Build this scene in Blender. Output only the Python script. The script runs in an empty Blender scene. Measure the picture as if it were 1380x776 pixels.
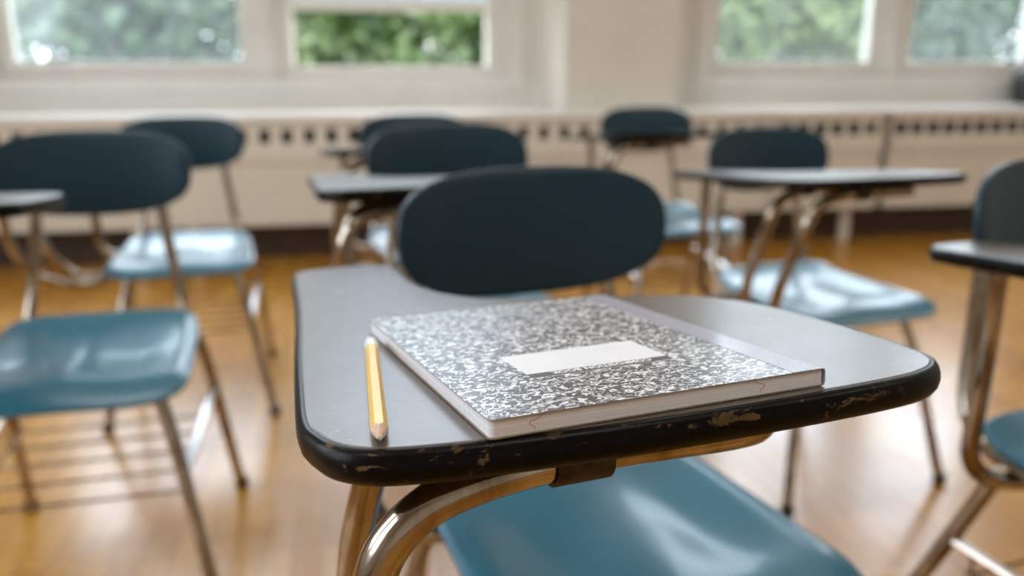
import bpy, bmesh, math, random
from mathutils import Vector, Matrix, Euler, noise

random.seed(7)
C = bpy.context.scene.collection
scn = bpy.context.scene
R = math.radians

# ------------------------------------------------------------------ materials
MATS = {}
def new_mat(name):
    m = bpy.data.materials.new(name); m.use_nodes = True
    nt = m.node_tree
    b = nt.nodes.get('Principled BSDF')
    MATS[name] = m
    return m, nt, b
def node(nt, kind, **kw):
    n = nt.nodes.new(kind)
    for k, v in kw.items():
        if k in n.inputs.keys(): n.inputs[k].default_value = v
        else: setattr(n, k, v)
    return n
def coords(nt, scale=(1, 1, 1), rot=(0, 0, 0)):
    tc = node(nt, 'ShaderNodeTexCoord'); mp = node(nt, 'ShaderNodeMapping')
    mp.inputs['Scale'].default_value = scale; mp.inputs['Rotation'].default_value = rot
    nt.links.new(tc.outputs['Object'], mp.inputs['Vector'])
    return mp.outputs['Vector']
def noise_tex(nt, vec, scale, detail=3, rough=.5, dist=0):
    n = node(nt, 'ShaderNodeTexNoise'); n.inputs['Scale'].default_value = scale
    n.inputs['Detail'].default_value = detail; n.inputs['Roughness'].default_value = rough
    n.inputs['Distortion'].default_value = dist
    nt.links.new(vec, n.inputs['Vector']); return n.outputs['Fac']
def ramp(nt, fac, stops, interp='LINEAR'):
    r = node(nt, 'ShaderNodeValToRGB'); r.color_ramp.interpolation = interp
    el = r.color_ramp.elements
    while len(el) > 1: el.remove(el[-1])
    el[0].position, el[0].color = stops[0][0], stops[0][1]
    for p, c in stops[1:]:
        e = el.new(p); e.color = c
    nt.links.new(fac, r.inputs['Fac']); return r.outputs['Color']
def g(v): return (v, v, v, 1)
def c4(r, gg, b): return (r, gg, b, 1)
def mixc(nt, fac, a, b, mode='MIX'):
    m = node(nt, 'ShaderNodeMix'); m.data_type = 'RGBA'; m.blend_type = mode
    for sock, v in ((m.inputs[0], fac), (m.inputs[6], a), (m.inputs[7], b)):
        if hasattr(v, 'is_linked'): nt.links.new(v, sock)
        else: sock.default_value = v
    return m.outputs[2]
def bump(nt, b, height, strength=.2, distance=.001):
    n = node(nt, 'ShaderNodeBump'); n.inputs['Strength'].default_value = strength
    n.inputs['Distance'].default_value = distance
    nt.links.new(height, n.inputs['Height']); nt.links.new(n.outputs['Normal'], b.inputs['Normal'])
def mathn(nt, op, a, b=None, clamp=False):
    m = node(nt, 'ShaderNodeMath'); m.operation = op; m.use_clamp = clamp
    for i, v in enumerate((a, b)):
        if v is None: continue
        if hasattr(v, 'is_linked'): nt.links.new(v, m.inputs[i])
        else: m.inputs[i].default_value = v
    return m.outputs[0]
def simple(name, col, rough=.5, metal=0, nscale=0, namt=.15, coat=0, bs=0):
    m, nt, b = new_mat(name)
    b.inputs['Roughness'].default_value = rough; b.inputs['Metallic'].default_value = metal
    b.inputs['Coat Weight'].default_value = coat; b.inputs['Coat Roughness'].default_value = .1
    vec = coords(nt)
    f = noise_tex(nt, vec, nscale or 12, 4)
    lo = tuple(x * (1 - namt) for x in col) + (1,); hi = tuple(min(1, x * (1 + namt)) for x in col) + (1,)
    nt.links.new(ramp(nt, f, [(.3, lo), (.7, hi)]), b.inputs['Base Color'])
    if bs: bump(nt, b, f, bs)
    return m

# plastic shells
plastic = simple('teal_plastic', (.028, .14, .21), .31, 0, 6, .10, .25)
m, nt, b = MATS['teal_plastic'], MATS['teal_plastic'].node_tree, MATS['teal_plastic'].node_tree.nodes['Principled BSDF']
v_ = coords(nt); bump(nt, b, noise_tex(nt, v_, 900, 2), .06, .0005)
back_plastic = simple('shaded_teal_plastic', (.0045, .027, .042), .34, 0, 6, .10, .0)  # darker copy of the seat plastic, backlit shade put into the colour
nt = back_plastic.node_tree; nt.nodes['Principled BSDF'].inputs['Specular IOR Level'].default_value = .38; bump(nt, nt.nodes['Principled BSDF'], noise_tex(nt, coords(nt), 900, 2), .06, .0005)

# aged chrome
chrome, nt, b = new_mat('aged_chrome')
vec = coords(nt, (1, 1, .35)); f = noise_tex(nt, vec, 26, 4, .6)
nt.links.new(ramp(nt, f, [(.36, c4(.20, .135, .075)), (.60, c4(.50, .44, .37))]), b.inputs['Base Color'])
b.inputs['Metallic'].default_value = 1
f2 = noise_tex(nt, vec, 60, 3)
nt.links.new(ramp(nt, f2, [(.3, g(.06)), (.75, g(.22))]), b.inputs['Roughness'])
bright = simple('sky_gleam_chrome', (.90, .90, .92), .30, 1, 40, .05)  # paler copy of the chrome, window reflection put into its colour
steel = simple('dark_bracket_steel', (.045, .032, .022), .55, .5, 120, .5, 0, .3)
rubber = simple('black_rubber', (.015, .013, .012), .6, 0, 40, .3)

# laminate top
lam, nt, b = new_mat('dark_laminate')
vec = coords(nt, (10, 45, 1)); f = noise_tex(nt, vec, 6, 5, .65, .8)
vec2 = coords(nt, (1, 1, 1)); f2 = noise_tex(nt, vec2, 7, 3)
base = ramp(nt, f, [(.3, c4(.045, .031, .024)), (.7, c4(.105, .076, .058))])
nt.links.new(mixc(nt, f2, base, c4(.085, .064, .052)), b.inputs['Base Color'])
sp = noise_tex(nt, coords(nt, (1, 1, 1)), 1400, 2)
bump(nt, b, sp, .12, .0003)
f3 = noise_tex(nt, vec2, 18, 5, .65)
# fine scuff lines
vs = coords(nt, (260, 9, 1), (0, 0, .7)); s1 = noise_tex(nt, vs, 1.5, 2)
vs2 = coords(nt, (240, 8, 1), (0, 0, -.5)); s2 = noise_tex(nt, vs2, 1.5, 2)
scr = mathn(nt, 'MAXIMUM', mathn(nt, 'GREATER_THAN', s1, .74), mathn(nt, 'GREATER_THAN', s2, .745))
rr = ramp(nt, f3, [(.3, g(.34)), (.72, g(.39))])
nt.links.new(mixc(nt, mathn(nt, 'MULTIPLY', scr, .7), rr, g(.6)), b.inputs['Roughness'])
b.inputs['IOR'].default_value = 1.55
b.inputs['Coat Weight'].default_value = .35; b.inputs['Coat Roughness'].default_value = .24
nt.links.new(ramp(nt, f3, [(.35, g(.25)), (.7, g(.28))]), b.inputs['Coat Roughness'])

# worn black edge
edge, nt, b = new_mat('worn_black_edge')
vec = coords(nt, (1, 1, 2.4)); f = noise_tex(nt, vec, 48, 6, .68, .6)
mask = ramp(nt, f, [(.598, g(0)), (.62, g(1))])
f2 = noise_tex(nt, coords(nt), 9, 2)
mask2 = mathn(nt, 'MULTIPLY', mask, ramp(nt, f2, [(.42, g(0)), (.56, g(1))]))
col = mixc(nt, mask2, c4(.0025, .002, .002), c4(.12, .07, .03))
nt.links.new(col, b.inputs['Base Color'])
nt.links.new(mixc(nt, mask2, g(.32), g(.8)), b.inputs['Roughness']); b.inputs['Specular IOR Level'].default_value = .13
bump(nt, b, noise_tex(nt, coords(nt), 160, 4), .25, .0006)
under = simple('tabletop_underside', (.06, .04, .026), .7, 0, 30, .3)

# notebook
marble, nt, b = new_mat('marbled_cover')
v1 = coords(nt, (1, 1.35, 1))
n2 = noise_tex(nt, v1, 148, 1.6, .5, .9)
n3 = noise_tex(nt, v1, 205, 2, .55, .6)
n4 = noise_tex(nt, v1, 250, 1, .5)
a1 = mathn(nt, 'MULTIPLY', mathn(nt, 'LESS_THAN', mathn(nt, 'ABSOLUTE', mathn(nt, 'SUBTRACT', n2, .5)), .036), mathn(nt, 'GREATER_THAN', n4, .43))
a3 = mathn(nt, 'GREATER_THAN', n3, .595)
mk = mathn(nt, 'MAXIMUM', a1, a3)
nt.links.new(mixc(nt, mk, c4(.030, .028, .030), c4(.78, .78, .82)), b.inputs['Base Color'])
b.inputs['Roughness'].default_value = .34; b.inputs['Coat Weight'].default_value = .25
b.inputs['Coat Roughness'].default_value = .25
tape = simple('spine_tape', (.26, .26, .32), .40, 0, 900, .3, .3, .1)
label_m = simple('label_paper', (.74, .74, .77), .45, 0, 60, .02)
nt = label_m.node_tree; b = nt.nodes['Principled BSDF']
tcn = node(nt, 'ShaderNodeTexCoord'); sx_ = node(nt, 'ShaderNodeSeparateXYZ'); nt.links.new(tcn.outputs['Object'], sx_.inputs[0])
ln = mathn(nt, 'LESS_THAN', mathn(nt, 'FRACT', mathn(nt, 'MULTIPLY', mathn(nt, 'SUBTRACT', sx_.outputs[1], .0595), 95.0)), .025)
old = b.inputs['Base Color'].links[0].from_socket
nt.links.new(mixc(nt, ln, old, c4(.66, .66, .72)), b.inputs['Base Color'])
band_m = simple('label_black_band', (.045, .042, .042), .4, 0, 60, .1)
white_ink = simple('white_lettering', (.85, .85, .86), .5, 0, 60, .02)
grey_ink = simple('faint_grey_ink', (.62, .62, .66), .6, 0, 60, .02)
board = simple('brown_cover_board', (.24, .19, .13), .7, 0, 300, .2)
pages, nt, b = new_mat('page_edges')
vec = coords(nt, (3, 3, 1800)); f = noise_tex(nt, vec, 1.5, 3)
paper = ramp(nt, f, [(.3, c4(.66, .63, .64)), (.7, c4(.74, .71, .72))])
tcn = node(nt, 'ShaderNodeTexCoord'); sx_ = node(nt, 'ShaderNodeSeparateXYZ'); nt.links.new(tcn.outputs['Object'], sx_.inputs[0])
sn_ = node(nt, 'ShaderNodeSeparateXYZ'); nt.links.new(tcn.outputs['Normal'], sn_.inputs[0])
stripe = mathn(nt, 'LESS_THAN', mathn(nt, 'FRACT', mathn(nt, 'MULTIPLY', sx_.outputs[1], 135.0)), .09)
stripe = mathn(nt, 'MULTIPLY', stripe, mathn(nt, 'LESS_THAN', sn_.outputs[0], -.5))
brk = mathn(nt, 'GREATER_THAN', noise_tex(nt, coords(nt, (1, 1, 6)), 160, 2), .46)
stripe = mathn(nt, 'MULTIPLY', mathn(nt, 'MULTIPLY', stripe, brk), .6)
gap = mathn(nt, 'LESS_THAN', mathn(nt, 'ABSOLUTE', mathn(nt, 'SUBTRACT', sx_.outputs[2], .0053)), .00018)
paper = mixc(nt, gap, mixc(nt, stripe, paper, c4(.35, .45, .66)), c4(.86, .82, .82))
nt.links.new(paper, b.inputs['Base Color'])
b.inputs['Roughness'].default_value = .8
bump(nt, b, f, .3, .0004)
rule_ink = simple('blue_rule_ink', (.35, .45, .66), .8, 0, 60, .1)
red_ink = simple('red_fibre', (.45, .10, .12), .8, 0, 60, .1)

# pencil
yellow = simple('yellow_paint', (.82, .46, .020), .32, 0, 60, .06, .15)
cedar, nt, b = new_mat('sharpened_wood')
f = noise_tex(nt, coords(nt, (900, 120, 900)), 1, 3)
nt.links.new(ramp(nt, f, [(.3, c4(.52, .34, .23)), (.7, c4(.72, .53, .40))]), b.inputs['Base Color'])
b.inputs['Roughness'].default_value = .7
lead = simple('graphite', (.22, .22, .25), .25, .8, 400, .2)
white_paint = simple('white_dipped_paint', (.82, .80, .80), .4, 0, 40, .04)

# room
wallm = simple('cream_painted_wall', (.64, .605, .54), .75, 0, 3, .04)
nt = wallm.node_tree; b = nt.nodes['Principled BSDF']
bk = node(nt, 'ShaderNodeTexBrick'); bk.inputs['Scale'].default_value = 1
bk.inputs['Brick Width'].default_value = .30; bk.inputs['Row Height'].default_value = .10
bk.inputs['Mortar Size'].default_value = .006
bk.inputs['Color1'].default_value = g(1); bk.inputs['Color2'].default_value = g(1); bk.inputs['Mortar'].default_value = g(0)
nt.links.new(coords(nt, (1, 1, 1), (R(90), 0, 0)), bk.inputs['Vector'])
bump(nt, b, bk.outputs['Color'], .5, .004)
plain = simple('cream_plaster', (.64, .615, .565), .8, 0, 3, .04)
framem = simple('ivory_window_paint', (.66, .64, .60), .5, 0, 6, .04)
ledgem = simple('pale_ledge_paint', (.86, .86, .85), .35, 0, 6, .03)
coverm = simple('tan_metal_cover', (.66, .605, .53), .45, 0, 4, .05)
darkin = simple('cover_slot_shade', (.022, .015, .011), .8, 0, 10, .2)  # near-black colour stands in for shade behind the grille slots
ceilm = simple('white_ceiling', (.78, .76, .72), .9, 0, 10, .03)
basem = simple('dark_brown_baseboard', (.06, .035, .022), .45, 0, 10, .2)
metalw = simple('white_fixture_metal', (.8, .8, .78), .4, 0, 10, .02)

floorm, nt, b = new_mat('honey_wood_floor')
tc = coords(nt, (1, 1, 1), (0, 0, R(90)))
bk = node(nt, 'ShaderNodeTexBrick'); bk.inputs['Scale'].default_value = 1
bk.inputs['Brick Width'].default_value = .95; bk.inputs['Row Height'].default_value = .057
bk.inputs['Mortar Size'].default_value = .0011; bk.offset = .37
bk.inputs['Color1'].default_value = c4(.40, .175, .018); bk.inputs['Color2'].default_value = c4(.56, .28, .040)
bk.inputs['Mortar'].default_value = c4(.12, .06, .02)
nt.links.new(tc, bk.inputs['Vector'])
gr = noise_tex(nt, coords(nt, (40, 2.2, 1)), 3, 5, .6, .3)
c1 = mixc(nt, ramp(nt, gr, [(.3, g(0)), (.75, g(.55))]), bk.outputs['Color'], c4(.31, .125, .014))
wr = noise_tex(nt, coords(nt), 1.6, 4, .6)
nt.links.new(c1, b.inputs['Base Color'])
nt.links.new(ramp(nt, wr, [(.3, g(.20)), (.7, g(.36))]), b.inputs['Roughness'])
b.inputs['Coat Weight'].default_value = .3; b.inputs['Coat Roughness'].default_value = .16
bump(nt, b, bk.outputs['Fac'], .25, -.001)

# hazy glass
glass, nt, b = new_mat('hazy_window_glass')
nt.nodes.remove(b)
out = nt.nodes['Material Output']
tr = node(nt, 'ShaderNodeBsdfTransparent'); tr.inputs['Color'].default_value = c4(.78, .83, .86)
gl = node(nt, 'ShaderNodeBsdfGlossy'); gl.inputs['Roughness'].default_value = .05
tl = node(nt, 'ShaderNodeBsdfTranslucent'); tl.inputs['Color'].default_value = c4(.84, .88, 1)
lw = node(nt, 'ShaderNodeLayerWeight'); lw.inputs['Blend'].default_value = .5
frf = mathn(nt, 'ADD', mathn(nt, 'MULTIPLY', mathn(nt, 'POWER', lw.outputs['Facing'], 5.0), .8), .03)
mx = node(nt, 'ShaderNodeMixShader'); mx2 = node(nt, 'ShaderNodeMixShader')
hz = noise_tex(nt, coords(nt, (1.5, 1, 1)), 3, 4, .6)
nt.links.new(ramp(nt, hz, [(.3, g(.015)), (.7, g(.045))]), mx.inputs[0])
nt.links.new(tr.outputs[0], mx.inputs[1]); nt.links.new(tl.outputs[0], mx.inputs[2])
nt.links.new(frf, mx2.inputs[0]); nt.links.new(mx.outputs[0], mx2.inputs[1]); nt.links.new(gl.outputs[0], mx2.inputs[2])
nt.links.new(mx2.outputs[0], out.inputs[0])

shade, nt, b = new_mat('pale_shade_fabric'); nt.nodes.remove(b)
out = nt.nodes['Material Output']
tl = node(nt, 'ShaderNodeBsdfTranslucent'); tl.inputs['Color'].default_value = c4(.70, .78, .86)
df = node(nt, 'ShaderNodeBsdfDiffuse'); df.inputs['Color'].default_value = c4(.8, .82, .84)
mx = node(nt, 'ShaderNodeMixShader'); mx.inputs[0].default_value = .3
wv = noise_tex(nt, coords(nt, (1, 1, 1)), 500, 1)
nt.links.new(ramp(nt, wv, [(.4, c4(.66, .74, .82)), (.6, c4(.72, .8, .88))]), tl.inputs['Color'])
nt.links.new(tl.outputs[0], mx.inputs[1]); nt.links.new(df.outputs[0], mx.inputs[2]); nt.links.new(mx.outputs[0], out.inputs[0])

leafs = []
for i, (a, c) in enumerate([((.015, .036, .010), (.055, .10, .020)), ((.014, .034, .014), (.045, .085, .028)), ((.04, .068, .012), (.12, .145, .026))]):
    m, nt, b = new_mat(['green_leaves', 'deep_green_leaves', 'yellow_green_leaves'][i])
    f = noise_tex(nt, coords(nt), 1.6, 3)
    nt.links.new(ramp(nt, f, [(.3, a + (1,)), (.7, c + (1,))]), b.inputs['Base Color'])
    b.inputs['Roughness'].default_value = .5
    leafs.append(m)
bark = simple('brown_bark', (.10, .075, .055), .9, 0, 12, .3, 0, .4)
grass = simple('outdoor_grass', (.10, .19, .05), .9, 0, 2, .3)
lampm, nt, b = new_mat('lit_diffuser')
b.inputs['Emission Color'].default_value = c4(1, .97, .92); b.inputs['Emission Strength'].default_value = 10.0
b.inputs['Base Color'].default_value = g(.9)
pn = noise_tex(nt, coords(nt), 60, 1)
nt.links.new(ramp(nt, pn, [(.4, g(.84)), (.6, g(.9))]), b.inputs['Base Color'])

# ------------------------------------------------------------------ mesh helpers
def link(name, bm, mat, parent=None, smooth=False, loc=None, rot=None):
    me = bpy.data.meshes.new(name)
    bmesh.ops.recalc_face_normals(bm, faces=bm.faces)
    bm.to_mesh(me); bm.free()
    for mm in (mat if isinstance(mat, (list, tuple)) else [mat]): me.materials.append(mm)
    if smooth:
        for p in me.polygons: p.use_smooth = True
        if smooth != 'all':
            me.set_sharp_from_angle(angle=R(38))
    o = bpy.data.objects.new(name, me); C.objects.link(o)
    if loc: o.location = loc
    if rot: o.rotation_euler = rot
    if parent: o.parent = parent
    return o
def empty(name, loc=(0, 0, 0), rz=0, parent=None):
    o = bpy.data.objects.new(name, None); C.objects.link(o)
    o.empty_display_size = .1; o.location = loc; o.rotation_euler = (0, 0, rz)
    if parent: o.parent = parent
    return o
def tag(o, label=None, cat=None, group=None, kind=None):
    if label: o['label'] = label
    if cat: o['category'] = cat
    if group: o['group'] = group
    if kind: o['kind'] = kind
    return o
def box(bm, x0, x1, y0, y1, z0, z1, M=None, bev=0):
    vs = [bm.verts.new((x, y, z)) for x in (x0, x1) for y in (y0, y1) for z in (z0, z1)]
    fs = [(0, 1, 3, 2), (4, 6, 7, 5), (0, 4, 5, 1), (2, 3, 7, 6), (0, 2, 6, 4), (1, 5, 7, 3)]
    F = [bm.faces.new([vs[i] for i in f]) for f in fs]
    if bev:
        es = list({e for f in F for e in f.edges})
        r = bmesh.ops.bevel(bm, geom=es, offset=bev, segments=2, affect='EDGES', profile=.5)
        vs = list({v for f in r['faces'] for v in f.verts} | {v for v in vs if v.is_valid})
    if M is not None:
        for v in vs:
            if v.is_valid: v.co = M @ v.co
    return vs
def catmull(P, n=8, closed=False):
    P = [Vector(p) for p in P]; out = []; L = len(P)
    rng = range(L) if closed else range(L - 1)
    for i in rng:
        p1, p2 = P[i], P[(i + 1) % L]
        p0 = P[i - 1] if (closed or i > 0) else p1 * 2 - p2
        p3 = P[(i + 2) % L] if (closed or i + 2 < L) else p2 * 2 - p1
        for k in range(n):
            t = k / n
            out.append(.5 * ((2 * p1) + (p2 - p0) * t + (2 * p0 - 5 * p1 + 4 * p2 - p3) * t * t + (3 * p1 - p0 - 3 * p2 + p3) * t ** 3))
    if not closed: out.append(P[-1])
    return out
def tube(bm, P, r, seg=14, n=6, smooth=True, taper=None):
    pts = catmull(P, n) if smooth and len(P) > 2 else [Vector(p) for p in P]
    rings = []; t0 = (pts[1] - pts[0]).normalized()
    ref = Vector((0, 0, 1)) if abs(t0.z) < .9 else Vector((1, 0, 0))
    nrm = t0.cross(ref).normalized()
    for i, p in enumerate(pts):
        if i == 0: t = (pts[1] - p)
        elif i == len(pts) - 1: t = p - pts[i - 1]
        else: t = pts[i + 1] - pts[i - 1]
        t.normalize(); nrm = (nrm - t * nrm.dot(t)).normalized(); bn = t.cross(nrm)
        rr = r if taper is None else r + (taper - r) * i / (len(pts) - 1)
        rings.append([bm.verts.new(p + (nrm * math.cos(2 * math.pi * k / seg) + bn * math.sin(2 * math.pi * k / seg)) * rr) for k in range(seg)])
    for a, b2 in zip(rings, rings[1:]):
        for k in range(seg):
            bm.faces.new((a[k], a[(k + 1) % seg], b2[(k + 1) % seg], b2[k]))
    bm.faces.new(rings[0][::-1]); bm.faces.new(rings[-1])
def lathe(bm, prof, seg=20, M=None):
    rings = []
    for r, z in prof:
        if r < 1e-6: rings.append([bm.verts.new((0, 0, z))])
        else: rings.append([bm.verts.new((r * math.cos(2 * math.pi * k / seg), r * math.sin(2 * math.pi * k / seg), z)) for k in range(seg)])
    for a, b2 in zip(rings, rings[1:]):
        for k in range(seg):
            k2 = (k + 1) % seg
            if len(a) == 1 and len(b2) == 1: continue
            if len(a) == 1: bm.faces.new((a[0], b2[k2], b2[k]))
            elif len(b2) == 1: bm.faces.new((a[k], a[k2], b2[0]))
            else: bm.faces.new((a[k], a[k2], b2[k2], b2[k]))
    if M is not None: bmesh.ops.transform(bm, matrix=M, verts=bm.verts)

# ------------------------------------------------------------------ tablet arm chair
H = .93                                    # eye height
TAB = Vector((-.298, -.400, .7639))        # corner of the tabletop frame in the chair's own frame
TABR = Euler((R(-5.17), R(.32), 0)).to_matrix()
def T(u, v, w): return TAB + TABR @ Vector((u, v, w))

OUT = [(-.074, .068), (-.072, .045), (-.066, .027), (-.053, .0135), (-.034, .006), (0, 0), (.05, -.005), (.10, -.008), (.18, -.009),
       (.235, -.007), (.262, -.002), (.280, .008), (.291, .024), (.297, .05), (.303, .10), (.305, .16), (.302, .20), (.291, .235),
       (.272, .258), (.245, .274), (.215, .285), (.18, .297), (.145, .315), (.115, .340), (.098, .372), (.090, .41), (.089, .46),
       (.094, .52), (.095, .555), (.088, .578), (.070, .590), (.035, .592), (.008, .586), (-.007, .572), (-.013, .55), (-.022, .47),
       (-.038, .34), (-.055, .22), (-.067, .13)]
def ring_offset(P, d):
    res = []; L = len(P)
    for i in range(L):
        t = (P[(i + 1) % L] - P[i - 1]).normalized()
        res.append(P[i] + Vector((t.y, -t.x, 0)) * d)
    return res
def make_tabletop(parent):
    P = catmull([(u, v, 0) for u, v in OUT], 5, True)
    bm = bmesh.new()
    a = [bm.verts.new(p + Vector((0, 0, -.0004))) for p in ring_offset(P, -.0035)]
    top = [bm.verts.new(p) for p in ring_offset(P, -.0045)]
    bm.faces.new(top); bot = [bm.verts.new(p + Vector((0, 0, -.017))) for p in ring_offset(P, -.004)]
    L = len(P)
    for k in range(L):
        bm.faces.new((top[k], top[(k + 1) % L], a[(k + 1) % L], a[k]))
        f = bm.faces.new((a[k], a[(k + 1) % L], bot[(k + 1) % L], bot[k])); f.material_index = 1
    f = bm.faces.new(bot[::-1]); f.material_index = 1
    t = link('tabletop', bm, [lam, under], parent, False, tuple(TAB), tuple(Euler((R(-5.17), R(.32), 0))))
    bm = bmesh.new()
    prof = [(-.0038, -.0006), (-.0022, -.0002), (-.0004, -.0010), (.0010, -.0030), (.0020, -.0065), (.0022, -.0100), (.0012, -.0140), (-.0010, -.0172), (-.0045, -.0182)]
    rings = [[bm.verts.new(p + Vector((0, 0, w))) for p in ring_offset(P, d)] for d, w in prof]
    for r1, r2 in zip(rings, rings[1:]):
        for k in range(L): bm.faces.new((r1[k], r1[(k + 1) % L], r2[(k + 1) % L], r2[k]))
    e = link('edge_band', bm, edge, t, 'all'); e['label'] = 'worn black rounded edge band'
    return t

def sgnpow(a, p): return math.copysign(abs(a) ** p, a)
def squircle(u, v, n):
    """map unit square to superellipse"""
    m_ = max(abs(u), abs(v))
    if m_ < 1e-6: return 0, 0
    th = math.atan2(v, u)
    c, s = abs(math.cos(th)), abs(math.sin(th))
    r = (c ** n + s ** n) ** (-1 / n)
    return m_ * r * math.cos(th), m_ * r * math.sin(th)
def shell(name, fn, N, thick, mat, parent, exp):
    bm = bmesh.new()
    def layer(off, shrink):
        G = []
        for i in range(N + 1):
            row = []
            for j in range(N + 1):
                u, v = squircle(2 * i / N - 1, 2 * j / N - 1, exp)
                row.append(bm.verts.new(fn(u * shrink, v * shrink) + off))
            G.append(row)
        return G
    A = []
    G = []
    for i in range(N + 1):
        row = []
        for j in range(N + 1):
            u, v = squircle(2 * i / N - 1, 2 * j / N - 1, exp)
            row.append(bm.verts.new(fn(u, v)))
        G.append(row)
    for i in range(N):
        for j in range(N): bm.faces.new((G[i][j], G[i + 1][j], G[i + 1][j + 1], G[i][j + 1]))
    o = link(name, bm, mat, parent, 'all')
    s = o.modifiers.new('solid', 'SOLIDIFY'); s.thickness = thick; s.offset = -1
    bv = o.modifiers.new('bevel', 'BEVEL'); bv.width = thick * .38; bv.segments = 3; bv.limit_method = 'ANGLE'; bv.angle_limit = R(40)
    return o

def seat_fn(u, v):
    w = .198 - .020 * (v + 1) * .5                # narrower behind
    x = u * w; y = v * .205 - .005
    r = max(abs(u), abs(v))
    z = .4415
    z -= .010 * math.exp(-((abs(u) - .48) / .30) ** 2) * math.exp(-((v + .05) / .62) ** 2)   # two shallow dips
    z -= .006 * (1 - u * u) * math.exp(-((v - .25) / .5) ** 2)
    if v < -.55: z -= .026 * ((-v - .55) / .45) ** 2          # waterfall front
    if v > .6: z += .016 * ((v - .6) / .4) ** 2
    z -= .007 * max(0, (abs(u) - .86) / .14) ** 2
    return Vector((x, y, z))
TILT = R(9)
def back_fn(u, v):
    x = u * .180; zz = v * .0825
    y = -.032 * u * u + .006 * v * v
    rim = max(0, (max(abs(u) , abs(v)) - .86) / .14)
    y += .003 * rim * rim
    ca, sa = math.cos(TILT), math.sin(TILT)
    return Vector((x, .245 + y * ca + zz * sa, .722 + zz * ca - y * sa))
TR = .0115
def make_chair():
    root = empty('tablet_arm_chair')
    se = shell('seat', seat_fn, 28, .008, plastic, root, 6.5)
    se['label'] = 'glossy teal plastic seat'
    bk_ = shell('backrest', back_fn, 32, .011, back_plastic, root, 2.7)
    bk_['label'] = 'teal curved oval backrest with shade put into its colour'
    make_tabletop(root)
    # legs
    for sx in (-1, 1):
        bm = bmesh.new(); tube(bm, [(sx * .085, -.105, .412), (sx * .128, -.122, .408), (sx * .144, -.135, .372), (sx * .166, -.162, .28), (sx * .215, -.222, .012)], TR)
        lg = link('leg', bm, chrome, root, True)
        bm = bmesh.new(); lathe(bm, [(0, 0), (.013, 0), (.015, .003), (.015, .018), (.0125, .024), (0, .024)], 16, Matrix.Translation((sx * .216, -.223, 0)))
        link('foot_cap', bm, rubber, lg, True)
        bm = bmesh.new(); tube(bm, [(sx * .128, .115, .412), (sx * .168, .135, .408), (sx * .181, .150, .370), (sx * .192, .19, .27), (sx * .215, .300, .012)], TR)
        lg = link('leg', bm, chrome, root, True)
        bm = bmesh.new(); lathe(bm, [(0, 0), (.013, 0), (.015, .003), (.015, .018), (.0125, .024), (0, .024)], 16, Matrix.Translation((sx * .216, .301, 0)))
        link('foot_cap', bm, rubber, lg, True)
        # back upright
        bm = bmesh.new(); tube(bm, [(sx * .150, -.02, .412), (sx * .163, .10, .414), (sx * .146, .195, .422), (sx * .138, .235, .47), (sx * .122, .252, .58), (sx * .112, .262, .67), (sx * .105, .272, .745)], TR * .95)
        link('back_upright', bm, chrome, root, True)
        for zz in (.690, .735):
            bm = bmesh.new(); lathe(bm, [(0, 0), (.006, 0), (.006, .0025), (.004, .004), (0, .0045)], 12, Matrix.Translation((sx * .108, .283 + (zz - .69) * .16, zz)) @ Matrix.Rotation(R(-90), 4, 'X'))
            link('rivet', bm, chrome, root, True)
    # frame under the seat
    bm = bmesh.new()
    for y in (-.105, .115): tube(bm, [(-.135, y, .412), (.135, y, .412)], TR * .95, smooth=False)
    link('seat_frame', bm, chrome, root, True)
    # book rack
    bm = bmesh.new()
    zr = .245
    for k in range(5):
        y = -.16 + k * .08
        tube(bm, [(-.172, y, zr + .030), (-.166, y, zr - .01), (.166, y, zr - .01), (.172, y, zr + .030)], .0028, 8, smooth=False)
    box(bm, -.168, -.164, -.168, .17, zr - .012, zr - .006); box(bm, .164, .168, -.168, .17, zr - .012, zr - .006)
    link('book_rack', bm, chrome, root, True)
    for sx in (-1, 1):
        bm = bmesh.new(); a_, b_ = Vector((sx * .172, -.166, .272)), Vector((sx * .190, .180, .288))
        pts_ = [(q + Vector((dx, 0, dz))) for q in (a_, b_) for dx, dz in ((-.008, -.002), (.008, -.002), (.0085, 0), (.006, .0025), (-.006, .0025), (-.0085, 0))]
        vv = [bm.verts.new(q) for q in pts_]
        for k in range(6): bm.faces.new((vv[k], vv[(k + 1) % 6], vv[6 + (k + 1) % 6], vv[6 + k]))
        bm.faces.new(vv[:6][::-1]); bm.faces.new(vv[6:])
        link('side_stretcher', bm, bright, root, True)['label'] = 'steel side stretcher with sky reflection put into its colour'
    # looped tube carrying the tabletop
    def side(v0, v1, vend, du=0):
        return [T(.165, v0, -.031), T(.12, v0, -.030), T(.08, v0, -.029), T(.035 + du, v0, -.031), T(.003 + du, v0, -.035), T(-.022 + du, v0 + .002, -.044),
                T(-.041 + du, v0 + .006, -.064), T(-.051 + du, v0 + .012, -.095), T(-.060 + du, v0 + (v1 - v0) * .25, -.16), T(-.056 + du, v0 + (v1 - v0) * .5, -.235),
                T(-.02 + du, v0 + (v1 - v0) * .8, -.305), T(.050, v1, -.333), T(.11, vend, -.338)]
    A = side(.036, .20, .25); B = side(.185, .33, .35, .033)
    U = [T(.186, .048, -.032), T(.203, .075, -.033), T(.209, .110, -.034), T(.203, .146, -.033), T(.186, .173, -.032)]
    path = A[::-1] + U + B
    bm = bmesh.new(); tube(bm, path, TR * .96, 16, 5)
    link('desk_support_tube', bm, chrome, root, 'all')
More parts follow.
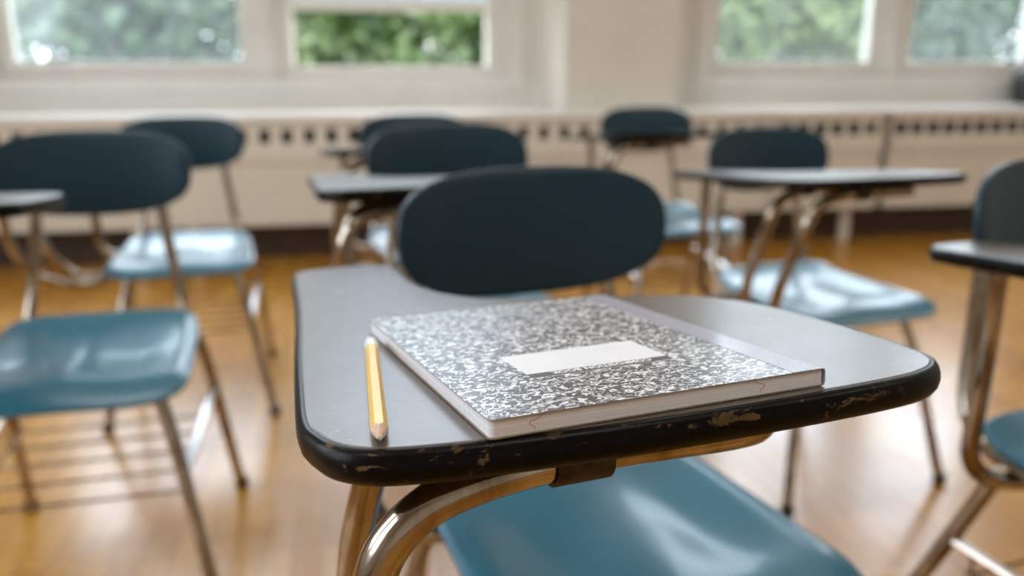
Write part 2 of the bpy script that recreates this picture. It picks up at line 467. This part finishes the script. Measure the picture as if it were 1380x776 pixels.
    # brackets wrapping the tubes
    for v0 in (.036, .185):
        bm = bmesh.new(); M_ = Matrix.Translation(TAB) @ TABR.to_4x4()
        ro, ri, wc = .0138, .0118, -.0298
        pf = [(v0 - .024, -.0185), (v0 - ro, -.0195)] + [(v0 - ro * math.cos(R(t)), wc - ro * math.sin(R(t))) for t in range(0, 181, 18)] + [(v0 + ro, -.0195), (v0 + .024, -.0185),
              (v0 + .024, -.0172), (v0 + ri, -.0178)] + [(v0 + ri * math.cos(R(t)), wc - ri * math.sin(R(t))) for t in range(0, 181, 18)] + [(v0 - ri, -.0178), (v0 - .024, -.0172)]
        u0, u1 = .045, .077
        A_ = [bm.verts.new(M_ @ Vector((u0, v, w))) for v, w in pf]; B_ = [bm.verts.new(M_ @ Vector((u1, v, w))) for v, w in pf]
        for k in range(len(pf)): bm.faces.new((A_[k], A_[(k + 1) % len(pf)], B_[(k + 1) % len(pf)], B_[k]))
        bm.faces.new(A_[::-1]); bm.faces.new(B_)
        link('bracket', bm, steel, root, True)['label'] = 'dark worn steel bracket'
    # straight post under the arm
    bm = bmesh.new()
    tp = T(.050, .525, -.016)
    tube(bm, [tp, tp + Vector((0, 0, -.10)), (tp.x + .002, tp.y + .004, .50), (tp.x + .006, tp.y + .006, .445), (tp.x + .030, tp.y + .002, .415), (tp.x + .075, tp.y - .01, .405), (tp.x + .13, tp.y - .02, .405)], TR)
    link('support_post', bm, chrome, root, True)
    bm = bmesh.new(); M_ = Matrix.Translation(TAB) @ TABR.to_4x4()
    box(bm, .024, .078, .497, .555, -.0215, -.0172, M_, .0015)
    link('mounting_plate', bm, steel, root, False)
    return root

def copy_tree(o, parent=None):
    c = o.copy(); C.objects.link(c)
    if parent: c.parent = parent
    for ch in list(o.children): copy_tree(ch, c)
    return c

proto = make_chair()
CH = [(.117, .837, 21.9, 'teal school chair-desk in front, its tabletop carrying the notebook and pencil'),
      (-.748, 1.408, 14, 'teal chair-desk at left with its whole wet-looking seat and cut-off backrest at the frame edge'),
      (-.905, 2.31, 16, 'teal chair-desk by the left window, behind the left chair-desk, seat and backrest both clear'),
      (-.050, 1.63, 22, 'teal chair-desk directly behind the one with the notebook, its back peeking above'),
      (-.215, 2.43, 22, 'hindmost teal chair-desk of the middle column, only its backrest top and arm showing'),
      (.705, 1.90, 20, 'teal chair-desk whose pale glossy seat shows behind the right part of the nearest tabletop'),
      (.527, 2.84, 14, 'small far teal chair-desk in front of the wall pier between the windows'),
      (.853, .955, 20, 'teal chair-desk cut off by the right edge of the picture')]
CH[1] = CH[1][:3] + ('teal chair-desk nearest on the left, its tabletop cut off by the frame edge',)
chairs = []
for i, (x, y, a, lab) in enumerate(CH):
    o = proto if i == 0 else copy_tree(proto)
    o.location = (x, y, 0); o.rotation_euler = (0, 0, R(a))
    if i in (2, 4, 5, 6): o.scale = (.965, .965, .965)
    tag(o, lab, 'chair desk', 'teal tablet arm chairs in the classroom')
    chairs.append(o)
    if i == 1:                                  # this desk's tabletop is bolted a little further in
        for ch in o.children:
            if ch.name.split('.')[0] in ('tabletop', 'desk_support_tube', 'bracket', 'support_post', 'mounting_plate'): ch.location.x += .05

# frame of the nearest tabletop in the room
a0 = R(21.9)
TOPM = Matrix.Translation((CH[0][0], CH[0][1], 0)) @ Matrix.Rotation(a0, 4, 'Z') @ Matrix.Translation(TAB) @ TABR.to_4x4()

# ------------------------------------------------------------------ notebook
W_, L_ = .1905, .2477
nb = empty('composition_notebook'); nb.matrix_world = TOPM @ Matrix.Translation((0, 0, .0003))
tag(nb, 'black and white marbled composition notebook with blank label, lying on the nearest tabletop', 'notebook')
def rrect(x0, x1, y0, y1, r, corners, n=6):
    """corners: (ll, lr, ur, ul) rounded flags"""
    pts = []
    for (cx, cy, a, fl) in ((x0, y0, 180, corners[0]), (x1, y0, 270, corners[1]), (x1, y1, 0, corners[2]), (x0, y1, 90, corners[3])):
        sx = 1 if cx == x0 else -1; sy = 1 if cy == y0 else -1
        if fl:
            for k in range(n + 1):
                t = R(a + 90 * k / n); pts.append((cx + sx * r + r * math.cos(t), cy + sy * r + r * math.sin(t)))
        else: pts.append((cx, cy))
    return pts
def prism(bm, pts, z0, z1, zf=None, mi=0):
    zf = zf or (lambda x, y: 0)
    a = [bm.verts.new((x, y, z0 + zf(x, y))) for x, y in pts]; b2 = [bm.verts.new((x, y, z1 + zf(x, y))) for x, y in pts]
    fs = [bm.faces.new(a[::-1]), bm.faces.new(b2)]
    for k in range(len(pts)):
        k2 = (k + 1) % len(pts); fs.append(bm.faces.new((a[k], a[k2], b2[k2], b2[k])))
    for f in fs: f.material_index = mi
    return fs
cor = (1, 0, 0, 1)
bm = bmesh.new(); fs = prism(bm, rrect(0, W_ - .0016, 0, L_, .003, cor), .00005, .0006, mi=0)
link('back_cover', bm, board, nb)
bm = bmesh.new(); prism(bm, rrect(.0008, W_ - .0015, .0009, L_ - .0009, .003, cor), .0006, .0089)
pg = link('pages', bm, pages, nb)
for x, q in ((.0225, 1), (.150, -1)):
    bm = bmesh.new()
    tube(bm, [(x + .0006 * q, .00088, .0015), (x, .00088, .0032), (x - .0022 * q, .00088, .0046), (x - .0016 * q, .00088, .0056), (x + .0020 * q, .00088, .0068), (x + .0052 * q, .00088, .0088)], .00018, 6, 3)
    link('red_fibre', bm, red_ink, pg)
bm = bmesh.new(); P = rrect(0, W_ - .0016, 0, L_, .003, cor)
fs = prism(bm, P, .0089, .0095)
for f in fs[:1] + fs[2:]: f.material_index = 1
cv = link('front_cover', bm, [marble, board], nb); cv['label'] = 'black and white marbled cover'
# cloth spine wrapping round
bm = bmesh.new()
prof = [(W_ - .0205, .00955), (W_ - .0205, .0097), (W_ - .002, .0097), (W_ - .0004, .0092), (W_ + .0002, .0075), (W_ + .0002, .0022), (W_ - .0004, .0004), (W_ - .0022, 0), (W_ - .0205, 0),
        (W_ - .0205, .0001), (W_ - .0024, .0002), (W_ - .0010, .0008), (W_ - .0005, .0022), (W_ - .0005, .0075), (W_ - .0010, .0088), (W_ - .0024, .00955)]
A = [bm.verts.new((x, -.00005, z)) for x, z in prof]; B = [bm.verts.new((x, L_ + .00005, z)) for x, z in prof]
for k in range(len(prof)):
    k2 = (k + 1) % len(prof); bm.faces.new((A[k], A[k2], B[k2], B[k]))
bm.faces.new(A[::-1]); bm.faces.new(B)
link('spine_tape', bm, tape, nb)['label'] = 'smooth dark cloth spine tape'
# label
bm = bmesh.new(); box(bm, .0445, .1312, .0615, .1028, .0095, .00958)
lb = link('name_label', bm, label_m, nb); lb['label'] = 'blank white name label'
bm = bmesh.new(); box(bm, .0445, .1312, .0535, .0615, .0095, .00958)
bd = link('title_band', bm, band_m, nb)
bm = bmesh.new(); box(bm, .0440, .1317, .0530, .0534, .0095, .00957)
link('label_outline', bm, label_m, nb)
bm = bmesh.new()
bm.free()
def text(name, body, size, cx, cy, z, mat, parent, sx=1.0, off=0.0):
    cu = bpy.data.curves.new(name, 'FONT'); cu.body = body; cu.size = size; cu.align_x = 'CENTER'; cu.align_y = 'CENTER'
    cu.extrude = .00002; cu.offset = off; cu.resolution_u = 3
    o = bpy.data.objects.new(name, cu); C.objects.link(o)
    dg = bpy.context.evaluated_depsgraph_get(); me = bpy.data.meshes.new_from_object(o.evaluated_get(dg))
    bpy.data.objects.remove(o); me.materials.clear(); me.materials.append(mat)
    o = bpy.data.objects.new(name, me); C.objects.link(o); o.parent = parent
    o.location = (cx, cy, z); o.rotation_euler = (0, 0, math.pi)
    xs = [v.co.x for v in me.vertices]; o.scale = (sx / (max(xs) - min(xs)), 1, 1)
    return o
text('title_lettering', 'COMPOSITION BOOK', .0066, .0885, .0587, .00960, white_ink, bd, .0615, .00016)
text('size_lettering', '100 sheets', .0026, .0895, .0650, .00960, grey_ink, lb, .016)

# ------------------------------------------------------------------ pencil
pr = .0042
tip = Vector((-.0468, .0125, 0)); endp = Vector((-.0085, .203, 0))
# lying on the laminate: the tip cone touches near its base
d = (endp - tip); Lp = .194; d.normalize()
ang = math.atan2(d.y, d.x)
pe = empty('pencil')
pe.matrix_world = TOPM @ Matrix.Translation((tip.x, tip.y, pr * math.cos(R(30)) + .0002)) @ Matrix.Rotation(ang - R(90), 4, 'Z')
tag(pe, 'yellow hexagonal pencil with white end, its sharpened point toward the viewer, beside the notebook', 'pencil')
def hexring(bm, y, r, ph=0, seg=48, fl=1.0):
    vs = []
    for k in range(seg):
        a = 2 * math.pi * k / seg; s = (a + ph) % (math.pi / 3) - math.pi / 6
        hr = r * math.cos(math.pi / 6) / math.cos(s)
        rr = hr * fl + r * .94 * (1 - fl)
        rr = min(rr, r * .985)
        vs.append(bm.verts.new((rr * math.cos(a), y, rr * math.sin(a))))
    return vs
cone0, coneL = .0032, .0150
bm = bmesh.new(); seg = 48
prev = None
# the painted shaft ends where the cone surface meets each facet (scalloped)
def coney(r): return coneL * r / pr
first = []
for k in range(seg):
    a = 2 * math.pi * k / seg; s = a % (math.pi / 3) - math.pi / 6
    rr = min(pr * math.cos(math.pi / 6) / math.cos(s), pr * .985)
    first.append(bm.verts.new((rr * math.cos(a), coney(rr) , rr * math.sin(a))))
second = hexring(bm, Lp - .020, pr)
for k in range(seg): bm.faces.new((first[k], first[(k + 1) % seg], second[(k + 1) % seg], second[k]))
bm.faces.new(first); bm.faces.new(second)
link('shaft', bm, yellow, pe, True)['label'] = 'yellow painted hexagonal shaft'
bm = bmesh.new(); base = []
for k in range(seg):
    a = 2 * math.pi * k / seg; s = a % (math.pi / 3) - math.pi / 6
    rr = min(pr * math.cos(math.pi / 6) / math.cos(s), pr * .985)
    base.append(bm.verts.new((rr * math.cos(a), coney(rr), rr * math.sin(a))))
r1 = .00085; mid = [bm.verts.new((r1 * math.cos(2 * math.pi * k / seg), coney(r1) + .0001 * math.sin(k), r1 * math.sin(2 * math.pi * k / seg))) for k in range(seg)]
for k in range(seg): bm.faces.new((base[k], base[(k + 1) % seg], mid[(k + 1) % seg], mid[k]))
bm.faces.new(mid); bm.faces.new(base)
link('sharpened_tip', bm, cedar, pe, True)
bm = bmesh.new()
lathe(bm, [(0, -.0002), (.00018, 0), (.00045, .0011), (.00092, coney(r1) + .0002), (0, coney(r1) + .0003)], 24, Matrix.Rotation(R(-90), 4, 'X'))
link('lead', bm, lead, pe, True)
bm = bmesh.new()
q0 = hexring(bm, Lp - .020, pr * 1.015); q1 = hexring(bm, Lp - .0022, pr * 1.015, fl=.8); q2 = hexring(bm, Lp - .0006, pr * .86, fl=.2); q3 = hexring(bm, Lp, pr * .55, fl=0)
for A, B in ((q0, q1), (q1, q2), (q2, q3)):
    for k in range(seg): bm.faces.new((A[k], A[(k + 1) % seg], B[(k + 1) % seg], B[k]))
bm.faces.new(q0); bm.faces.new(q3)
link('dipped_end', bm, white_paint, pe, True)['label'] = 'white dipped round end'

# ------------------------------------------------------------------ room: frame (s along window wall, t outward, z up)
WA = R(9.5)
WM = Matrix.Translation((0, 4.1, 0)) @ Matrix.Rotation(WA, 4, 'Z')
wloc, wrot = (0, 4.1, 0), (0, 0, WA)
def struct(name, bm, mat, smooth=False):
    o = link(name, bm, mat, None, smooth, wloc, wrot); o['kind'] = 'structure'; return o
def wpart(name, bm, mat, parent, smooth=False):
    return link(name, bm, mat, parent, smooth)
S0, S1, T0, ZC = -3.6, 4.4, -7.3, 3.15
bm = bmesh.new(); box(bm, S0 - .2, S1 + .2, T0 - .2, .62, -.1, 0); struct('floor', bm, floorm)
bm = bmesh.new(); box(bm, S0 - .2, S1 + .2, T0 - .2, .62, ZC, ZC + .1); struct('ceiling', bm, ceilm)
LW = [(-4.9, -3.5), (-3.2, -1.8)]
bm = bmesh.new()
box(bm, S0 - .15, S0, T0, .41, 0, .9); box(bm, S0 - .15, S0, T0, .41, 2.75, ZC)
box(bm, S0 - .15, S0, T0, LW[0][0], .9, 2.75); box(bm, S0 - .15, S0, LW[0][1], LW[1][0], .9, 2.75); box(bm, S0 - .15, S0, LW[1][1], .41, .9, 2.75)
struct('wall_left', bm, plain)
for n_w, (ta, tb) in enumerate(LW):
    bm = bmesh.new(); xa, xb = S0 - .12, S0 - .05
    box(bm, xa, xb, ta + .002, ta + .06, .902, 2.748, None, .004); box(bm, xa, xb, tb - .06, tb - .002, .902, 2.748, None, .004)
    box(bm, xa, xb, ta + .06, tb - .06, .902, .96, None, .004); box(bm, xa, xb, ta + .06, tb - .06, 2.69, 2.748, None, .004)
    box(bm, xa + .01, xb - .01, ta + .06, tb - .06, 1.73, 1.77, None, .004)
    wf = link('window_%d' % (5 + n_w), bm, framem, None, False, wloc, wrot); wf['kind'] = 'structure'
    bm = bmesh.new(); box(bm, S0 - .088, S0 - .084, ta + .061, tb - .061, .961, 1.729); box(bm, S0 - .088, S0 - .084, ta + .061, tb - .061, 1.771, 2.689)
    link('window_pane', bm, glass, wf)
bm = bmesh.new(); box(bm, S1, S1 + .15, T0, .62, 0, ZC); struct('wall_right', bm, plain)
bm = bmesh.new(); box(bm, S0 - .15, S1 + .15, T0 - .15, T0, 0, ZC); struct('wall_behind', bm, plain)
# window wall: apron, lintel, piers
ZW0, ZW1 = .857, 2.80
OP = [(-2.32, -.008), (1.079, 3.005)]            # two wide openings, each holding a pair of windows
bm = bmesh.new()
box(bm, S0, S1, .30, .41, 0, ZW0)
box(bm, S0, S1, .30, .41, ZW1, ZC)
box(bm, S0, OP[0][0], .30, .41, ZW0, ZW1)
box(bm, OP[0][1], OP[1][0], .30, .41, ZW0, ZW1)
box(bm, OP[1][1], S1, .30, .41, ZW0, ZW1)
struct('wall_windows', bm, plain)
# pier standing into the room with a splayed left side
def pier(name, sa, sb, splay):
    bm = bmesh.new()
    pts = [(sa, .12), (sb, .12), (sb, .302), (sa - splay, .302)]
    a = [bm.verts.new((x, y, .70)) for x, y in pts]; b2 = [bm.verts.new((x, y, ZC)) for x, y in pts]
    bm.faces.new(a); bm.faces.new(b2)
    for k in range(4): bm.faces.new((a[k], a[(k + 1) % 4], b2[(k + 1) % 4], b2[k]))
    return struct(name, bm, wallm)
pier('wall_pier', .282, .857, .085)
pier('wall_pier.001', 3.35, 4.39, .085)
pier('wall_pier.002', S0 + .01, -2.62, 0)

# windows
def window(name, s0, s1, split, shade_at=None, glazed_low=True):
    fw = .065; t0, t1 = .325, .395
    bm = bmesh.new()
    box(bm, s0 - fw, s0, t0, t1, ZW0 + .001, ZW1 - .001, None, .006)
    box(bm, s1, s1 + fw, t0, t1, ZW0 + .001, ZW1 - .001, None, .006)
    box(bm, s0, s1, t0, t1, ZW0 + .001, .926 if glazed_low else .904, None, .006)
    box(bm, s0, s1, t0, t1, 2.74, ZW1 - .001, None, .006)
    w = link(name, bm, framem, None, False, wloc, wrot); w['kind'] = 'structure'
    bm = bmesh.new(); box(bm, s0, s1, t0 + .015, t1 - .012, split - .02, split + .02, None, .004)
    link('window_rail', bm, framem, w)
    bm = bmesh.new()
    if glazed_low: box(bm, s0 + .001, s1 - .001, .352, .356, .926, split - .02)
    box(bm, s0 + .001, s1 - .001, .352, .356, split + .02, 2.74)
    link('window_pane', bm, glass, w)
    return w
window('window_1', -2.255, -1.255, 1.75)
w2 = window('window_2', -1.010, -.073, 1.185, glazed_low=False)
window('window_3', 1.144, 1.992, 1.75)
window('window_4', 2.238, 2.940, 1.75)
for i, (a, b2) in enumerate(((-1.19, -1.075), (2.057, 2.173))):
    bm = bmesh.new(); box(bm, a, b2, .30, .40, ZW0 + .001, ZW1 - .001, None, .006)
    box(bm, a + .035, b2 - .035, .285, .30, ZW0 + .001, ZW1 - .001, None, .004)
    struct('trim_%d' % (i + 1), bm, framem)
for i, (a, b2) in enumerate(((-2.40, .115), (1.01, 3.09))):     # casing boards around each opening
    bm = bmesh.new()
    box(bm, a, a + .07, .285, .301, ZW0 - .07, ZW1, None, .003)
    box(bm, b2 - .07, b2, .285, .301, ZW0 - .07, ZW1, None, .003)
    box(bm, a + .07, b2 - .07, .285, .301, ZW0 - .07, ZW0 - .002, None, .003)
    box(bm, a, b2, .285, .301, ZW1 + .001, ZW1 + .07, None, .003)
    struct('trim_%d' % (i + 3), bm, framem)
# roller shade behind the upper glass of the second window
rs = empty('roller_shade'); rs.matrix_world = WM @ Matrix.Translation((-.5415, .336, 1.207))
tag(rs, 'pale roller shade drawn down behind the rail of the window second from the left', 'roller shade')
bm = bmesh.new(); box(bm, -.462, .462, 0, .0015, .018, .55); link('fabric', bm, shade, rs)
bm = bmesh.new(); box(bm, -.462, .462, -.004, .006, 0, .018, None, .003); link('hem_bar', bm, framem, rs)
bm = bmesh.new(); lathe(bm, [(0, -.465), (.018, -.465), (.018, .465), (0, .465)], 20, Matrix.Translation((0, .002, .562)) @ Matrix.Rotation(R(90), 4, 'Y')); link('roller', bm, metalw, rs, True)
# sill ledge
bm = bmesh.new(); box(bm, S0 + .001, S1 - .001, .0, .299, .668, .698, None, .006); lg_ = struct('trim_5', bm, ledgem)
bm = bmesh.new(); box(bm, S0 + .001, S1 - .001, .22, .299, .001, .183, None, .004); struct('baseboard_gap_shade', bm, basem)  # baseboard raised to the covers, its dark face paints the gap's shade
for nm, (xa, xb) in (('baseboard_left', (S0 + .001, S0 + .017)), ('baseboard_right', (S1 - .017, S1 - .001))):
    bm = bmesh.new(); box(bm, xa, xb, T0 + .01, .28, .001, .12, None, .004); struct(nm, bm, basem)

# radiator covers
def cover(s0, s1, pitch, slot, label, legs):
    r = empty('radiator_cover'); r.matrix_world = WM @ Matrix.Translation(((s0 + s1) / 2, .02, 0))
    L = (s1 - s0) / 2 - .002
    tag(r, label, 'radiator cover', 'radiator covers under the windows')
    bm = bmesh.new()
    box(bm, -L, L, 0, .012, .630, .666, None, .003)          # top strip
    box(bm, -L, L, -.012, .004, .480, .562, None, .004)      # lip
    box(bm, -L, L, 0, .012, .185, .4799, None, .003)         # front panel
    box(bm, -L, L, .012, .20, .185, .197)                    # bottom return
    box(bm, -L, -L + .004, .012, .25, .197, .666); box(bm, L - .004, L, .012, .25, .197, .666)
    link('front_panel', bm, coverm, r)
    n = int(2 * L / pitch)
    x = -L + (2 * L - n * pitch) / 2
    bm = bmesh.new(); bw = pitch - slot
    for k in range(n + 1):
        xc = x + k * pitch
        a, b2 = max(-L, xc - bw / 2), min(L, xc + bw / 2)
        if b2 - a < .004: continue
        vs = box(bm, a, b2, .001, .020, .5615, .6305)
    box(bm, -L, L, .004, .012, .5612, .5635); box(bm, -L, L, .004, .012, .6285, .6305)
    gp = link('grille', bm, coverm, r)
    bm = bmesh.new(); box(bm, -L + .005, L - .005, .14, .144, .20, .665); link('slot_shade_sheet', bm, darkin, r)  # added sheet, its dark colour paints the shade inside the cover
    for xx in [q - (s0 + s1) / 2 for q in legs]:
        bm = bmesh.new(); box(bm, xx - .022, xx + .022, .05, .09, .0, .186, None, .003); link('leg', bm, coverm, r)
    return r
cover(-3.55, -1.62, .100, .048, 'left cream metal radiator cover with narrow grille slots, running out of the frame', (-3.4, -1.75))
cover(-1.61, 1.33, .100, .048, 'long cream metal radiator cover in the middle, below the pier', (-1.5, -.2, 1.2))
cover(1.34, 1.935, .093, .068, 'short tan radiator cover with wide slots behind the right chair-desk', (1.81,))
cover(1.985, 4.30, .092, .074, 'tan radiator cover with wide dark slots below the rightmost window', (2.95, 4.2))

# dark rounded bag on the ledge
bg_ = empty('bag'); bg_.matrix_world = WM @ Matrix.Translation((2.985, .15, .699))
tag(bg_, 'black rounded bag on the window ledge at the right frame edge', 'bag')
bm = bmesh.new(); box(bm, -.19, .19, -.09, .09, 0, .20, None, .045); link('body', bm, rubber, bg_, 'all')
bm = bmesh.new(); tube(bm, [(-.07, 0, .19), (-.06, 0, .23), (0, 0, .245), (.06, 0, .23), (.07, 0, .19)], .008, 10); link('handle', bm, rubber, bg_, True)

# ceiling lights
def ceiling_light(s, t):
    p = WM @ Vector((s, t, ZC - .002))
    r = empty('ceiling_light', tuple(p), WA)
    tag(r, 'long fluorescent ceiling fixture above the classroom', 'ceiling light', 'ceiling lights')
    bm = bmesh.new(); box(bm, -.62, .62, -.16, .16, -.07, 0, None, .006); link('housing', bm, metalw, r)
    bm = bmesh.new(); box(bm, -.60, .60, -.14, .14, -.085, -.0705, None, .004); link('diffuser', bm, lampm, r)
for s in (-2.1, .3, 2.7):
    for t in (-2.0, -4.6): ceiling_light(s, t)

# ------------------------------------------------------------------ outdoors
GZ = -.6
bm = bmesh.new(); box(bm, -30, 34, .9, 60, GZ - .2, GZ); struct('outdoor_ground', bm, grass)
def tree(s, t, h, rx, mat, lab, seed, n_=190, base=.15):
    rnd = random.Random(seed)
    p = WM @ Vector((s, t, GZ)); r = empty('tree', tuple(p), rnd.uniform(0, 6))
    tag(r, lab, 'tree', 'leafy trees outside the windows')
    bm = bmesh.new(); tube(bm, [(0, 0, -.05), (.05, .02, h * .3), (-.03, .04, h * .55), (.02, 0, h * .85)], .13, 10, taper=.03)
    for k in range(5):
        a = rnd.uniform(0, 6.28); z = h * (.25 + .12 * k)
        tube(bm, [(0, 0, z), (math.cos(a) * rx * .3, math.sin(a) * rx * .3, z + .25), (math.cos(a) * rx * .7, math.sin(a) * rx * .7, z + .6)], .05, 7, taper=.012)
    link('trunk', bm, bark, r, True)
    bm = bmesh.new()
    lumps = []
    for k in range(24):
        a = rnd.uniform(0, 6.28); q = rnd.uniform(.1, .72) * rx
        lumps.append((Vector((math.cos(a) * q, math.sin(a) * q, h * rnd.uniform(base + .08, .9))), rx * rnd.uniform(.30, .48)))
    for c, rad in lumps:
        for k in range(n_):
            d_ = Vector((rnd.gauss(0, 1), rnd.gauss(0, 1), rnd.gauss(0, 1))).normalized()
            q = c + d_ * rad * rnd.uniform(.72, 1.05)
            nrm = (d_ + Vector((rnd.uniform(-.7, .7), rnd.uniform(-.7, .7), rnd.uniform(-.3, .9)))).normalized()
            ax = nrm.orthogonal().normalized(); ax.rotate(Matrix.Rotation(rnd.uniform(0, 6.28), 3, nrm)); bx = nrm.cross(ax)
            l_, w_ = rnd.uniform(.09, .16) * (rx / 1.5), rnd.uniform(.045, .075) * (rx / 1.5)
            v4 = [bm.verts.new(q + o_) for o_ in (-ax * l_, bx * w_ - nrm * .012, ax * l_, -bx * w_ - nrm * .012)]
            bm.faces.new(v4)
    link('foliage', bm, mat, r)
    return r
trees = [(-9.2, 12.5, 3.9, 1.5, 1, 110, 'dark green tree outside the left window, at the frame edge'),
         (-7.1, 7.2, 3.4, 1.5, 2, 70, 'sparse yellow green tree outside, seen through the leftmost window'),
         (-5.1, 12.5, 3.9, 1.5, 1, 110, 'deep green tree standing farther back outside the leftmost window'),
         (-3.1, 7.2, 3.6, 1.5, 1, 130, 'leafy tree outside, behind the post between the two left windows'),
         (-1.0, 12.5, 4.0, 1.75, 0, 260, 'green tree filling the middle of the open lower window'),
         (.9, 7.2, 3.6, 1.5, 0, 190, 'tree outside hidden mostly by the pier between the windows'),
         (3.1, 12.5, 4.0, 1.5, 0, 190, 'green tree outside, left in the third window'),
         (5.1, 7.2, 3.6, 1.5, 2, 150, 'yellow green tree outside, right in the third window'),
         (7.3, 12.5, 4.0, 1.5, 2, 150, 'pale green tree outside, left in the rightmost window'),
         (9.3, 7.2, 3.8, 1.5, 1, 130, 'dark green tree outside, at the right edge of the rightmost window'),
         (11.6, 12.5, 4.0, 1.5, 1, 150, 'dark green tree outside, farthest to the right'),
         (-8.4, 20, 5.2, 3.0, 0, 150, 'broad tree far behind the others outside the leftmost window'),
         (-1.2, 20, 5.2, 3.2, 0, 170, 'broad tree far behind the one in the open lower window'),
         (6.2, 20, 5.4, 3.3, 2, 170, 'broad yellow green tree far back outside the third window'),
         (13.6, 20, 5.4, 3.3, 1, 170, 'broad tree far back outside, beyond the rightmost window')]
for i, (s, t, h, rx, mi, n_, lab) in enumerate(trees): tree(s, t, h, rx, leafs[mi], lab, 40 + i, n_)
# ------------------------------------------------------------------ light
w = bpy.data.worlds.new('sky'); scn.world = w; w.use_nodes = True
nt = w.node_tree; bg = nt.nodes['Background']
sky = nt.nodes.new('ShaderNodeTexSky'); sky.sky_type = 'NISHITA'; sky.sun_disc = False
sky.sun_elevation = R(48); sky.sun_rotation = R(150); sky.air_density = 1.4; sky.dust_density = 4; sky.ozone_density = 1
mixn = nt.nodes.new('ShaderNodeMix'); mixn.data_type = 'RGBA'; mixn.inputs[0].default_value = .88
mixn.inputs[7].default_value = (.97, .965, 1, 1)
sc_ = nt.nodes.new('ShaderNodeVectorMath'); sc_.operation = 'SCALE'; sc_.inputs['Scale'].default_value = .12
nt.links.new(sky.outputs[0], sc_.inputs[0]); nt.links.new(sc_.outputs[0], mixn.inputs[6])
nt.links.new(mixn.outputs[2], bg.inputs['Color']); bg.inputs['Strength'].default_value = 9.0
for (a, b2) in ((-2.255, -.073), (1.144, 2.94)):       # portals: guide the daylight through the window openings
    L_p = bpy.data.lights.new('window_portal', 'AREA'); L_p.shape = 'RECTANGLE'; L_p.size = b2 - a; L_p.size_y = 1.9
    L_p.cycles.is_portal = True
    o = bpy.data.objects.new('window_portal', L_p); C.objects.link(o)
    o.matrix_world = WM @ Matrix.Translation(((a + b2) / 2, .43, 1.83)) @ Matrix.Rotation(R(-90), 4, 'X')

for ta, tb in LW:
    L_p = bpy.data.lights.new('window_portal', 'AREA'); L_p.shape = 'RECTANGLE'; L_p.size = tb - ta; L_p.size_y = 1.85
    L_p.cycles.is_portal = True
    o = bpy.data.objects.new('window_portal', L_p); C.objects.link(o)
    o.matrix_world = WM @ Matrix.Translation((S0 - .16, (ta + tb) / 2, 1.825)) @ Matrix.Rotation(R(90), 4, 'Z') @ Matrix.Rotation(R(-90), 4, 'X')

# ------------------------------------------------------------------ camera
cd = bpy.data.cameras.new('camera'); cam = bpy.data.objects.new('camera', cd); C.objects.link(cam)
cam.location = (0, 0, H); cam.rotation_euler = (R(90 - 14.9), 0, 0)
cd.sensor_width = 36; cd.lens = 30.0; cd.clip_start = .02; cd.clip_end = 200
cd.dof.use_dof = True; cd.dof.focus_distance = .425; cd.dof.aperture_fstop = 4.0
scn.camera = cam
scn.view_settings.view_transform = 'Standard'; scn.view_settings.look = 'None'
scn.view_settings.exposure = .44; scn.view_settings.gamma = 1; scn.view_settings.use_curve_mapping = False
